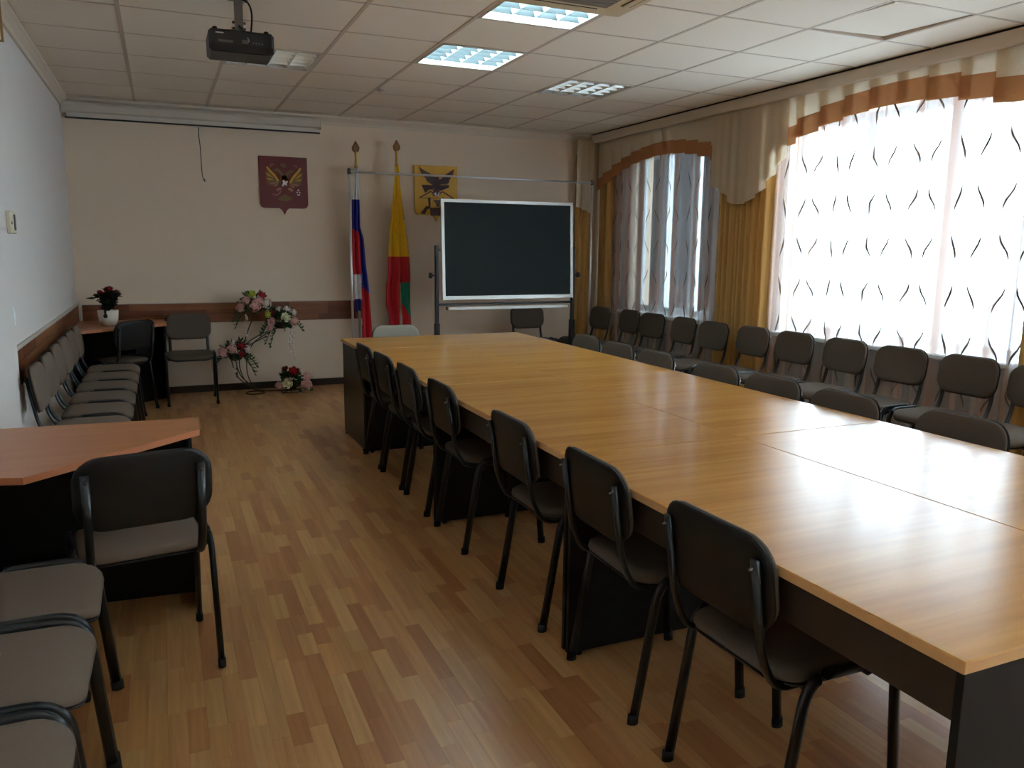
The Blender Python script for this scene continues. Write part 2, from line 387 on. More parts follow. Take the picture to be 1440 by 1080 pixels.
# ================================================================== CHAIRS
def build_chair(seat_mat, label):
    c = empty('conference_chair')
    for sx in (-1, 1):
        xx = sx*.212
        pts = bendpath([(xx, -.202, .012), (xx, -.125, .462), (xx, .165, .462), (xx, .205, .012)], .075, 6)
        MB().tube(pts, .0112, 8, r2=.017, flat=(0, 1, .2)).obj('leg_frame', 'black_tube', c)
        for yy, dy in ((-.203, -.002), (.2055, .002)):
            MB().tube([(xx, yy+dy, 0), (xx, yy, .03)], .0135, 8, r2=.0195, flat=(0, 1, 0)).obj('foot_cap', 'rubber', c)
        xu = sx*.168
        up_ = bendpath([(xu, -.272, .765), (xu, -.236, .52), (xu, -.19, .425), (xu, .13, .418)], .07, 6)
        MB().tube(up_, .014, 8, r2=.0095, flat=(0, 1, .3)).obj('back_upright', 'black_tube', c)
        MB().tube([(xu, -.272, .745), (xu, -.288, .743)], .0042, 8).obj('bolt', 'steel', c)
    for yy in (-.10, .10):
        MB().tube([(-.212, yy, .44), (-.19, yy, .414), (.19, yy, .414), (.212, yy, .44)], .008, 8).obj('crossbar', 'black_tube', c)
    sf = lambda a, b, n: (a, b+.006, .448+n-.028*max(0, (b-.10)/.1)**2-.02*a*a/.04*0)
    s = MB(); pad(s, rrect(.395, .385, .075), .026, .012, sf); s.obj('seat', seat_mat, c)
    s = MB(); pad(s, rrect(.39, .38, .075), .004, .010, lambda a, b, n: (a, b+.006, .4345+n-.028*max(0, (b-.10)/.1)**2)); s.obj('seat_shell', 'shell', c)
    th = math.radians(8)
    def bf(off):
        def f(a, b, n):
            nn = n+off-.35*a*a*-1.0
            return (a, -.252-b*math.sin(th)+nn*math.cos(th), .692+b*math.cos(th)+nn*math.sin(th))
        return f
    br = MB(); pad(br, rrect(.405, .245, .085), .016, .005, bf(.005)); br = br.obj('backrest', seat_mat, c)
    sh = MB(); pad(sh, rrect(.413, .253, .088), .005, .007, bf(-.004)); sh.obj('back_shell', 'shell', br)
    return c
protos = {}
def chair(x, y, face, label, group, mat='fabric'):
    """face: direction of view in degrees, 0 = +y, -90 = +x, 90 = -x, 180 = -y"""
    if mat not in protos:
        o = protos[mat] = build_chair(mat, label)
    else: o = copy_tree(protos[mat])
    o.location = (x, y, 0); o.rotation_euler = (0, 0, math.radians(face)); tag(o, label, 'chair', group); return o
ORD = ['first', 'second', 'third', 'fourth', 'fifth', 'sixth', 'seventh', 'eighth', 'ninth', 'tenth', 'eleventh']
for i, (y, dx, a) in enumerate([(5.275, 0, 0), (4.78, 0, 1), (4.245, 0, -1), (3.655, 0, 0), (2.80, .004, 0), (2.14, .006, -1), (1.53, .004, 1)]):
    chair(1.468+dx, y, -90+a, 'dark shell-backed chair tucked into the aisle side of the long table, %s from the flags' % ORD[i], 'chairs on the aisle side of the long table', 'fabric_dark')
for i, (x, y, a) in enumerate([(2.95, 5.28, 0), (2.92, 4.77, 1), (2.91, 4.29, -1), (2.90, 3.66, 0), (2.91, 3.20, 1), (2.89, 2.70, 0), (2.94, 2.145, 0), (2.92, 1.62, 0)]):
    chair(x-.274, y, 90+a, 'grey fabric chair on the window side of the long table, %s from the blackboard end' % ORD[i], 'chairs on the window side of the long table', 'fabric_dark')
for i, (x, y, a) in enumerate([(4.53, 7.83, 0), (4.62, 7.36, -2), (4.60, 6.87, 3), (4.62, 6.38, -3), (4.59, 5.87, 1), (4.64, 5.40, -1), (4.67, 4.93, 1), (4.67, 4.41, 0), (4.65, 3.89, 2), (4.66, 3.40, 0), (4.62, 2.90, 0)]):
    chair(x-.274, y, 90+a, 'brown-grey chair in the row against the window curtains, %s from the blackboard corner' % ORD[i], 'chairs lined up under the windows', 'fabric_dark')
for i, y in enumerate([7.23, 6.776, 6.322, 5.868, 5.414, 4.96]):
    chair(-.412, y, -90+random.uniform(-.8, .8), 'taupe chair in the row along the wooden wall rail, %s from the corner desk' % ORD[i], 'chairs along the wall rail')
for i, (y, x) in enumerate([(2.55, -.42), (2.09, -.415), (1.63, -.42)]):
    chair(x, y, -90+(1, -1, 1)[i], 'taupe chair beside the orange wedge-shaped desk, %s from the desk' % ORD[i], 'chairs on the near side of the wedge desk')
chair(-.125, 2.96, 8, 'chair standing at the orange wedge-shaped desk with its black shell back to the aisle', 'single chairs')
chair(.20, 8.02, 180, 'chair standing against the back wall between corner desk and flower stand', 'single chairs', 'fabric_dark')
chair(-.40, 7.80, 40, 'dark chair pushed under the corner desk with the flower pot', 'single chairs', 'fabric_dark')
chair(1.77, 6.25, 180, 'pale grey chair at the head of the long table in front of the flags', 'single chairs', 'fabric_light')
chair(3.76, 7.95, 180, 'chair standing between the blackboard and the back wall', 'single chairs', 'fabric_dark')

# ================================================================== LONG TABLE (seven desks pushed together)
TXL, TXR = 1.2548, 2.7722; TXM = (TXL+TXR)/2; TYS = [.869, 2.401, 3.9155, 5.5312, 6.2412]
def desk(x0, x1, y0, y1, side, label):
    """side: -1 outer long edge on the aisle, +1 outer edge on the window side, 0 crosswise end desk"""
    cx, cy = (x0+x1)/2, (y0+y1)/2; d = empty('conference_desk', (cx, cy, 0), 0, label, 'table', 'desks pushed together into one long table')
    hx, hy = (x1-x0)/2-.0012, (y1-y0)/2-.0012
    tp = MB().box(-hx, hx, -hy, hy, .7255, .75, bev=.002).obj('tabletop', 'table_wood', d)
    e = MB(); q = .0015
    if side <= 0: e.box(-hx-.0007, -hx+q, -hy+.001, hy-.001, .7265, .7475)
    if side >= 0: e.box(hx-q, hx+.0007, -hy+.001, hy-.001, .7265, .7475)
    e.box(-hx+.001, hx-.001, -hy-.0007, -hy+q, .7265, .7475); e.box(-hx+.001, hx-.001, hy-q, hy+.0007, .7265, .7475)
    e.obj('edge_band', 'table_edge', tp)
    if side:
        for s in (-1, 1):
            MB().box(-hx+.012, hx-.012, s*(hy-.006), s*(hy-.024), .012, .7255, bev=.001).obj('side_panel', 'black_lam', d)
            for xx in (-hx+.06, hx-.06): MB().lathe([(.014, 0), (.014, .012)], (xx, s*(hy-.015), 0), 10).obj('glide', 'rubber', d)
        xo = side*(hx-.03)
        MB().box(xo-.008, xo+.008, -hy+.024, hy-.024, .615, .7255).obj('apron', 'brown_lam', d)
    else:
        for s in (-1, 1):
            MB().box(s*(hx-.012), s*(hx-.03), -hy+.012, hy-.012, .012, .7255, bev=.001).obj('side_panel', 'brown_lam', d)
            for yy in (-hy+.06, hy-.06): MB().lathe([(.014, 0), (.014, .012)], (s*(hx-.021), yy, 0), 10).obj('glide', 'rubber', d)
        MB().box(-hx+.03, hx-.03, hy-.05, hy-.034, .35, .7255).obj('modesty_panel', 'black_lam', d)
    return d
desk(TXL, TXR, TYS[3], TYS[4], 0, 'crosswise desk at the head of the long table, nearest the flags')
for i, nm in ((2, 'next to the crosswise head desk'), (1, 'in the middle of the table'), (0, 'at the open end away from the flags')):
    desk(TXL, TXM, TYS[i], TYS[i+1], -1, 'aisle-side oak desk of the long table, %s' % nm)
    desk(TXM, TXR, TYS[i], TYS[i+1], 1, 'window-side oak desk of the long table, %s' % nm)

# ================================================================== WEDGE DESKS
def wedge(poly, name, label, back, sides):
    cx = sum(p[0] for p in poly)/len(poly); cy = sum(p[1] for p in poly)/len(poly)
    d = empty(name, (cx, cy, 0), 0, label, 'desk'); L = [(x-cx, y-cy) for x, y in poly]
    f = lambda a, b, z: (a, b, z)
    tp = MB().prism(L, f, .727, .75).obj('desktop', 'desk_wood', d)
    e = MB(); n = len(L)
    for i in range(n):
        p, q = Vector(L[i]+(0,)), Vector(L[(i+1) % n]+(0,)); nn = (q-p).normalized().cross(Vector((0, 0, 1)))*.0008
        e.add([p+nn+Vector((0, 0, .728)), q+nn+Vector((0, 0, .728)), q+nn+Vector((0, 0, .7485)), p+nn+Vector((0, 0, .7485))], [(0, 1, 2, 3)])
    e.obj('edge_band', 'desk_edge', tp)
    for nm, (x0, y0, x1, y1, z0) in back+sides:
        p, q = Vector((x0-cx, y0-cy, 0)), Vector((x1-cx, y1-cy, 0)); nn = (q-p).normalized().cross(Vector((0, 0, 1)))*.008
        MB().prism([((p+nn).x, (p+nn).y), ((q+nn).x, (q+nn).y), ((q-nn).x, (q-nn).y), ((p-nn).x, (p-nn).y)], f, z0, .727).obj(nm, 'black_lam', d)
    return d
wedge([(-.715, 2.87), (-.431, 2.776), (.097, 3.282), (.106, 3.52), (-.715, 3.58)], 'wedge_desk', 'orange wood-topped black wedge-shaped desk beside the row of three taupe chairs',
      [('back_panel', (-.69, 3.545, .06, 3.49, .0))], [('side_panel', (.06, 3.30, .06, 3.478, 0)), ('side_panel', (-.69, 2.90, -.69, 3.53, 0))])
wedge([(-.73, 7.45), (-.64, 7.45), (.01, 7.98), (.01, 8.47), (-.73, 8.47)], 'corner_desk', 'dark corner desk with a wooden top holding the white flower pot',
      [('back_panel', (-.70, 8.44, -.01, 8.44, 0))], [('side_panel', (-.008, 8.02, -.008, 8.43, 0)), ('side_panel', (-.715, 7.52, -.715, 8.43, 0)), ('front_panel', (-.27, 8.10, -.02, 8.30, 0))])

# ================================================================== CURTAINS
def cornrow(): pass
def strip_mesh(cols, z_of, name, mat, parent, rows=1, weave_=None):
    """cols: plan points (x,y); z_of(y)-> (zbottom, ztop)"""
    vs = []; fs = []; n = len(cols)
    for k in range(rows+1):
        for (x, y) in cols:
            zb, zt = z_of(y); t = k/rows; vs.append((x, y, zb+(zt-zb)*t))
    for k in range(rows):
        for i in range(n-1): fs.append((k*n+i, k*n+i+1, (k+1)*n+i+1, (k+1)*n+i))
    mb = MB().add(vs, fs, 0, True); me = mb.mesh(name, mat)
    if weave_:
        at = me.attributes.new('weave', 'FLOAT', 'POINT'); at.data.foreach_set('value', [weave_[i % n] for i in range(len(vs))])
    return link(name, me, parent)
def drape(y0, y1, ztop, label, x=4.81, zbot=.04):
    d = empty('drape', (x, (y0+y1)/2, zbot), 0, label, 'curtain', 'amber drapes'); n = int((y1-y0)/.008); ph = 0; cols = []
    w = random.uniform(.07, .1)
    for i in range(n+1):
        y = (y0-y1)/2+(y1-y0)*i/n; ph += (y1-y0)/n/w*2*PI
        if i % 9 == 0: w = random.uniform(.06, .11)
        cols.append((.030*math.sin(ph)+.008*math.sin(ph*2.3), y))
    strip_mesh(cols, lambda y: (0, ztop-zbot), 'drape_cloth', 'drape', d, 4); return d
def sheer(y0, y1, label, seed, x=4.855, zbot=.05, ztop=2.62, stripes=(), strokes=True):
    rnd = random.Random(seed); d = empty('sheer_curtain', (x, (y0+y1)/2, zbot), 0, label, 'curtain', 'white sheer curtains')
    n = int((y1-y0)/.007); ph = 0; cols = []; wv = []; w = .12; amp = .016
    for i in range(n+1):
        y = (y0-y1)/2+(y1-y0)*i/n; ph += (y1-y0)/n/w*2*PI
        if i % 14 == 0: w = rnd.uniform(.07, .22); amp = rnd.uniform(.008, .022)
        cols.append((amp*math.sin(ph), y)); yy = y+(y0+y1)/2
        wv.append(max([max(0, min(1, 1.6-abs(yy-c)/h*1.6)) for c, h in stripes] or [0]))
    # close the steps smoothly
    xs = [c[0] for c in cols]
    for _ in range(3): xs = [xs[0]]+[(xs[i-1]+2*xs[i]+xs[i+1])/4 for i in range(1, n)]+[xs[-1]]
    cols = [(xs[i], cols[i][1]) for i in range(n+1)]
    strip_mesh(cols, lambda y: (0, ztop-zbot), 'sheer_cloth', 'sheer', d, 6, wv)
    # embroidered wavy strokes in facing pairs
    yy = -(y1-y0)/2+.10; j = 0
    while strokes and yy < (y1-y0)/2-.06:
        for k in range(8):
            zc = .14+k*.325; sgn = 1 if (k+j) % 2 else -1; L = []; Rr = []
            for q in range(7):
                t = q/6-.5; dy = sgn*(.030*math.tanh(3.0*t)); wdt = .0088*math.cos(t*PI)**.7+.0006
                yc = yy+dy; i = min(n, max(0, int((yc+(y1-y0)/2)/(y1-y0)*n)))
                L.append((xs[i]-.003, yc-wdt, zc+t*.17)); Rr.append((xs[i]-.003, yc+wdt, zc+t*.17))
            MB().add(L+Rr, [(q, q+1, 8+q, 7+q) for q in range(6)]).obj('embroidered_stroke', 'embroidery', d)
        yy += .155 if j % 2 == 0 else .20; j += 1
    return d
def knife(y0, y1, x, step=.2, back=.085):
    """plan of knife pleats, returns (x, y_plan) runs of single layers"""
    runs = []; y = y0
    while y < y1-.01:
        e = min(y+step, y1); runs.append((y, e)); y = e
    return runs, back
def valance(y0, y1, arch, label, x=4.765, step=.2, band=.13):
    d = empty('valance', (x, (y0+y1)/2, 2.3), 0, label, 'valance', 'pleated valances'); yc = (y0+y1)/2
    runs, back = knife(y0, y1, x, step); A = MB(); B = MB(); zt = ZC-.075-2.3
    for a, e in runs:
        # each pleat: front panel lapping over a hidden return of cloth
        for (p, q, dx0, dx1, dz) in ((a-.012, e, -.010, -.001, 0), (e-back, e+.004, .004, .006, .012)):
            p = max(p, y0-.01); m_ = 4
            top = []; mid = []; bot = []; mid2 = []
            for i in range(m_+1):
                yy = p+(q-p)*i/m_; xx = dx0+(dx1-dx0)*i/m_; zb = arch((a+e)/2+.35*(yy-(a+e)/2))+dz-2.3
                top.append((xx, yy-yc, zt)); mid.append((xx, yy-yc, zb+band)); mid2.append((xx-.0012, yy-yc, zb+band)); bot.append((xx-.0012, yy-yc, zb))
            n = m_+1
            A.add(mid+top, [(i, i+1, n+i+1, n+i) for i in range(m_)]); B.add(bot+mid2, [(i, i+1, n+i+1, n+i) for i in range(m_)])
    A.obj('pleated_panel', 'valance_cream', d); B.obj('band', 'valance_amber', d); return d
def jabot(pts_top, zfun, n, label, place):
    """cascade of knife pleats: place(a, off)->(x,y); a in 0..1; zfun(a) bottom"""
    d = empty('cascade_swag', (place(.5, 0)[0], place(.5, 0)[1], 1.9), 0, label, 'valance', 'cream cascade swags'); ox, oy = place(.5, 0); A = MB()
    for i in range(n):
        a0, a1 = i/n, (i+1)/n
        for (p, q, o0, o1, dz) in ((a0-.02, a1, -.014, -.002, 0), (a1-.45/n, a1+.005, .005, .006, .015)):
            m_ = 5; T = []; Bt = []
            for k in range(m_+1):
                a = min(1, max(0, p+(q-p)*k/m_)); px, py = place(a, o0+(o1-o0)*k/m_+.003*math.sin(k*1.7+i)); z = zfun((i+.5)/n+.45*(a-(i+.5)/n))+dz
                T.append((px-ox, py-oy, pts_top-1.9)); Bt.append((px-ox, py-oy, z-1.9))
            N = m_+1; A.add(Bt+T, [(k, k+1, N+k+1, N+k) for k in range(m_)], 0, True)
    A.obj('pleated_cloth', 'valance_cream', d); return d
arch1 = lambda y: 2.415-.30*((y-7.12)/1.33)**2
arch2 = lambda y: 2.475-.235*((y-4.27)/1.22)**2
arch3 = lambda y: 2.475-.235*((y-1.4)/1.22)**2
valance(6.12, 8.42, arch1, 'arched cream valance with amber hem over the far grey-lit window')
valance(3.05, 5.48, arch2, 'arched cream valance with amber hem over the bright window', step=.24, band=.15)
def jz(a):   # a: 0 near end (y 5.28) .. 1 far end (y 6.3)
    pts = [(0, 2.25), (.12, 2.12), (.3, 1.96), (.5, 1.86), (.68, 1.87), (.82, 1.98), (1, 2.06)]
    for (p, z), (p2, z2) in zip(pts, pts[1:]):
        if p <= a <= p2: return z+(z2-z)*(a-p)/(p2-p)
    return 2.1
jabot(ZC-.075, jz, 8, 'wide cream cascade swag hanging between the two arched valances', lambda a, o: (4.745+o, 5.27+1.0*a))
jabot(ZC-.075, lambda a: 1.95-.09*a, 3, 'narrow cream cascade swag in the corner beside the blackboard', lambda a, o: (4.47+.24*a, 8.42+o))
drape(5.50, 6.22, 2.62, 'wide amber drape gathered between the two windows')
drape(8.18, 8.46, 2.62, 'narrow amber drape at the corner end of the window wall')
dd = empty('drape', (4.60, 8.47, .04), 0, 'narrow amber drape hanging on the back wall beside the blackboard', 'curtain', 'amber drapes')
strip_mesh([(.02*math.sin(i*.55), -.10+.2*i/24) for i in range(25)], lambda y: (0, 2.5), 'drape_cloth', 'drape', dd, 4); dd.rotation_euler = (0, 0, PI/2)
drape(2.72, 3.22, 2.62, 'amber drape beside the bright window away from the blackboard')
sheer(6.15, 8.30, 'white sheer curtain with wavy embroidery over the far grey-lit window', 3, stripes=((8.12, .16), (7.86, .10), (7.62, .05), (7.28, .03), (6.98, .028), (6.62, .03), (6.42, .03)))
sheer(3.16, 5.52, 'white sheer curtain with wavy embroidery over the bright window', 5, stripes=((5.47, .07), (5.28, .03), (5.02, .025), (4.80, .035), (4.72, .02), (4.42, .02), (4.12, .025), (3.84, .05), (3.66, .02), (3.46, .07), (3.30, .03)))
sheer(.35, 2.75, 'white sheer curtain over the window beyond the open end of the table', 8, strokes=False)
sheer(-2.5, -.1, 'white sheer curtain over the last window near the entrance end', 9, strokes=False)
valance(.2, 2.62, arch3, 'arched cream valance with amber hem over the window beyond the open table end', step=.24, band=.15)

# radiators with slotted screens under the windows
for n, (a, b_) in enumerate(WIN[:2]):
    y0, y1 = a+.25, b_-.2; r = empty('radiator_screen', (XR-.06, (y0+y1)/2, .1), 0, ('slotted radiator screen under the far grey-lit window', 'slotted radiator screen under the bright window')[n], 'radiator', 'radiator screens')
    hw = (y1-y0)/2; MB().box(.02, .055, -hw, hw, 0, .52).obj('radiator_body', 'dark_gap', r)
    np_ = 5
    for k in range(np_+1): yy = -hw+2*hw*k/np_; MB().box(-.01, .02, yy-.03, yy+.03, 0, .54).obj('stile', 'radiator', r)
    for k in range(np_):
        ya = -hw+2*hw*k/np_+.03; yb = ya+2*hw/np_-.06
        for j in range(12): MB().box(-.006, .014, ya, yb, .01+j*.044, .01+j*.044+.03).obj('slat', 'radiator', r)

# ================================================================== BACK WALL FURNISHINGS
# ---- emblems
def shield_poly(w, h, tip):
    r = .10*w; p = [(0, 0), (w, 0), (w, -h+r)]
    p += [(w-r+r*math.cos(a), -h+r+r*math.sin(a)) for a in [-PI/2*k/5 for k in range(1, 6)]]
    p += [(w*.60, -h), (w*.545, -h-tip*.35), (w*.5, -h-tip), (w*.455, -h-tip*.35), (w*.40, -h)]
    p += [(r-r*math.sin(a), -h+r-r*math.cos(a)) for a in [PI/2*k/5 for k in range(0, 6)]]
    return p
def relief(parent, name, mat, polys, f, d0, d1):
    mb = MB()
    for p in polys:
        ar = sum(p[i][0]*p[(i+1) % len(p)][1]-p[(i+1) % len(p)][0]*p[i][1] for i in range(len(p)))
        mb.prism(p if ar > 0 else p[::-1], f, d0, d1)
    return mb.obj(name, mat, parent)
def ell(cx, cy, rx, ry, n=14): return [(cx+rx*math.cos(2*PI*k/n), cy+ry*math.sin(2*PI*k/n)) for k in range(n)]
def stroke(pts, w):
    L = []; R = []
    for i, p in enumerate(pts):
        a = Vector(pts[max(0, i-1)]); b = Vector(pts[min(len(pts)-1, i+1)]); d = (b-a).normalized(); nn = Vector((-d.y, d.x))*w
        L.append((p[0]+nn.x, p[1]+nn.y)); R.append((p[0]-nn.x, p[1]-nn.y))
    return L+R[::-1]
E1 = empty('wall_shield', (.946, YB, 2.345), 0, 'dark red shield with a golden double-headed eagle on the back wall', 'emblem')
W1, H1, T1 = .472, .505, .065
f1 = lambda a, b, d: (a, -d, b)
MB().prism(shield_poly(W1, H1, T1)[::-1], f1, 0.0, .018).obj('shield_plate', 'red_shield', E1)
k1 = W1/735
def e1(pts): return [((x-145)*k1, -((y-100)-(x-145)*.045)*k1) for x, y in pts]
def mir(pts): return [(1040-x, y+25) for x, y in pts]
wingL = []
for tip, wd in (((255, 262), 13), ((240, 305), 14), ((232, 350), 14), ((232, 395), 14), ((240, 440), 14), ((252, 478), 13)):
    root = Vector((415, 480)); tv = Vector(tip); d = (root-tv).normalized(); nn = Vector((-d.y, d.x))*wd; mid = tv+(root-tv)*.3
    wingL.append([tuple(tv), tuple(mid+nn), tuple(root+nn*.6), tuple(root-nn*.6), tuple(mid-nn)])
lowL = []
for tip, wd in (((235, 512), 11), ((275, 535), 11), ((318, 560), 11), ((362, 575), 11), ((405, 570), 11)):
    root = Vector((440, 500)); tv = Vector(tip); d = (root-tv).normalized(); nn = Vector((-d.y, d.x))*wd; mid = tv+(root-tv)*.3
    lowL.append([tuple(tv), tuple(mid+nn), tuple(root+nn*.5), tuple(root-nn*.5), tuple(mid-nn)])
arcL = stroke([(262, 268), (310, 330), (360, 380), (395, 430), (430, 490)], 14)
for fm in (lambda p: p, mir):
    wg = relief(E1, 'wing', 'gold', [e1(fm(arcL))], f1, .018, .028)
    relief(wg, 'wing_base', 'old_gold', [e1(fm([(262, 290), (330, 345), (430, 490), (400, 545), (300, 530), (255, 480), (245, 380)]))], f1, .018, .0215)
    for i_, p_ in enumerate(wingL): relief(wg, 'feather', ('gold', 'old_gold')[i_ % 2], [e1(fm(p_))], f1, .018, .024+.002*(i_ % 2))
    for i_, p_ in enumerate(lowL): relief(wg, 'feather', ('old_gold', 'rose_gold')[i_ % 2], [e1(fm(p_))], f1, .018, .022)
    relief(E1, 'ribbon', 'rose_gold', [e1(fm(stroke([(330, 270), (320, 240), (345, 225), (368, 240)], 5)))], f1, .018, .023)
neck = stroke([(510, 470), (500, 410), (470, 360), (430, 320), (395, 315)], 22); beak = [(395, 300), (360, 325), (395, 335)]
relief(E1, 'eagle_body', 'old_gold', [e1(ell(520, 480, 62, 95)), e1(neck), e1(mir(neck)), e1(beak), e1(mir(beak))], f1, .018, .0265)
crown = [(475, 250), (480, 215), (500, 235), (515, 205), (530, 235), (550, 218), (553, 252)]
relief(E1, 'crown', 'old_gold', [e1(crown), e1([(x*.6+190, y*.6+115) for x, y in crown]), e1([(x*.6+228, y*.6+128) for x, y in crown])], f1, .018, .025)
relief(E1, 'breast_shield', 'red_shield', [e1([(465, 460), (580, 464), (575, 550), (522, 590), (468, 548)])], f1, .0265, .030)
relief(E1, 'rider', 'silver', [e1([(480, 560), (500, 510), (490, 480), (515, 470), (530, 500), (560, 480), (572, 500), (550, 530), (560, 565), (535, 545), (510, 548), (495, 575)])], f1, .030, .033)
legL = stroke([(470, 600), (430, 605), (405, 635)], 18); legR = stroke([(580, 605), (615, 615), (645, 640)], 18)
relief(E1, 'claw', 'rose_gold', [e1(legL)], f1, .018, .025); relief(E1, 'claw', 'rose_gold', [e1(legR)], f1, .018, .025)
relief(E1, 'sceptre', 'rose_gold', [e1(stroke([(335, 680), (400, 705), (470, 640)], 8))], f1, .018, .024)
relief(E1, 'orb', 'silver', [e1(ell(732, 630, 13, 13)), e1(ell(712, 662, 11, 11)), e1(ell(752, 665, 11, 11)), e1(ell(735, 700, 26, 9))], f1, .018, .026)
relief(E1, 'tail', 'old_gold', [e1([(520, 690), (430, 740), (415, 765), (460, 785), (525, 795), (590, 788), (640, 765), (620, 738)])], f1, .018, .024)
E2 = empty('wall_shield', (2.55, YB, 2.333), 0, 'yellow shield with a dark eagle holding a bow, half hidden by the blackboard', 'emblem')
W2, H2, T2 = .486, .525, .065; k2 = W2/735
def e2(pts): return [((x-140)*k2, -((y-140)-(x-140)*.045)*k2) for x, y in pts]
MB().prism(shield_poly(W2, H2, T2)[::-1], f1, 0, .018).obj('shield_plate', 'yellow_shield', E2)
sp = shield_poly(W2, H2, T2); inner = [(W2/2+(x-W2/2)*.965, -H2/2+(y+H2/2)*.965) for x, y in sp]
rim = MB(); n_ = len(sp)
rim.add([f1(*p, .0185) for p in sp]+[f1(*p, .0185) for p in inner]+[f1(*p, .021) for p in sp]+[f1(*p, .021) for p in inner],
        [(2*n_+i, 2*n_+(i+1) % n_, 3*n_+(i+1) % n_, 3*n_+i) for i in range(n_)]+[(n_+i, n_+(i+1) % n_, 3*n_+(i+1) % n_, 3*n_+i) for i in range(n_)]+[(i, (i+1) % n_, 2*n_+(i+1) % n_, 2*n_+i) for i in range(n_)])
rim.obj('rim', 'gold', E2)
relief(E2, 'wing', 'maroon', [e2([(215, 160), (260, 205), (350, 250), (450, 300), (540, 320), (560, 350), (540, 460), (430, 450), (350, 400), (330, 350), (270, 310)])], f1, .018, .024)
relief(E2, 'wing', 'maroon', [e2([(820, 205), (800, 300), (740, 380), (725, 430), (690, 455), (560, 450), (560, 380), (620, 350), (640, 310), (720, 270)])], f1, .018, .024)
relief(E2, 'eagle_body', 'maroon', [e2(ell(515, 440, 75, 90)), e2([(470, 500), (590, 500), (545, 610), (500, 620), (455, 580)])], f1, .018, .025)
relief(E2, 'tail', 'maroon', [e2([(258, 458), (470, 465), (450, 540), (395, 530), (318, 585)])], f1, .018, .023)
relief(E2, 'head', 'maroon', [e2([(560, 470), (725, 465), (735, 500), (690, 520), (580, 560)])], f1, .018, .023)
relief(E2, 'bow', 'maroon', [e2(stroke([(222, 660), (330, 610), (410, 565), (445, 585), (460, 625), (520, 640), (570, 615), (590, 580), (630, 575), (720, 630), (812, 688)], 9)), e2(stroke([(222, 664), (510, 672), (812, 690)], 4))], f1, .018, .023)
relief(E2, 'talons', 'silver', [e2([(480, 600), (500, 570), (515, 640), (490, 635)]), e2([(530, 640), (545, 580), (560, 610), (550, 645)])], f1, .018, .0255)
relief(E2, 'ox_horn', 'maroon', [e2([(365, 665), (410, 660), (405, 835), (355, 850), (310, 925), (235, 918), (330, 800), (380, 800)]), e2([(610, 665), (655, 670), (700, 800), (760, 920), (700, 930), (650, 850), (620, 835)])], f1, .018, .023)
relief(E2, 'goblet', 'maroon', [e2([(455, 700), (600, 705), (560, 765), (555, 815), (505, 815), (505, 765)])], f1, .018, .023)
relief(E2, 'palisade', 'maroon', [e2([(400, 835), (420, 820), (440, 835), (460, 820), (480, 835), (500, 820), (520, 835), (540, 820), (560, 835), (580, 822), (600, 837), (620, 824), (640, 838), (640, 958), (410, 955)])], f1, .018, .023)

# ---- projection screen
sc = empty('projection_screen', (.405, YB-.02, 2.6), 0, 'rolled-up white projection screen in a long case under the ceiling', 'screen')
hw = 1.14
case = MB(); prof = [(-.115, .04), (-.115, .095), (-.10, .118), (-.02, .118), (-.02, .03), (-.095, .03)]
case.loft([[(a, d-.0, z) for d, z in prof] for a in (-hw, hw)], cap=True); case.obj('screen_case', 'white_trim', sc)
for s in (-1, 1): MB().box(s*hw, s*(hw+.012), -.12, -.015, .022, .123, bev=.003).obj('end_cap', 'white_trim', sc)
MB().box(-hw+.03, hw-.03, -.075, -.073, -.008, .035).obj('screen_cloth', 'screen_cloth', sc)
MB().box(-hw+.02, hw-.0, -.082, -.066, -.022, -.008, bev=.002).obj('bottom_bar', 'black_paint', sc)
cd = MB().tube(smoothpath([(.0, -.074, -.022), (-.006, -.076, -.10), (.004, -.074, -.25), (.004, -.075, -.42), (.012, -.074, -.5), (.03, -.076, -.535), (.024, -.074, -.505)]), .004, 6); cd.obj('pull_cord', 'black_paint', sc)
MB().box(-.04, .04, -.085, -.064, -.034, -.022).obj('handle', 'white_trim', sc)

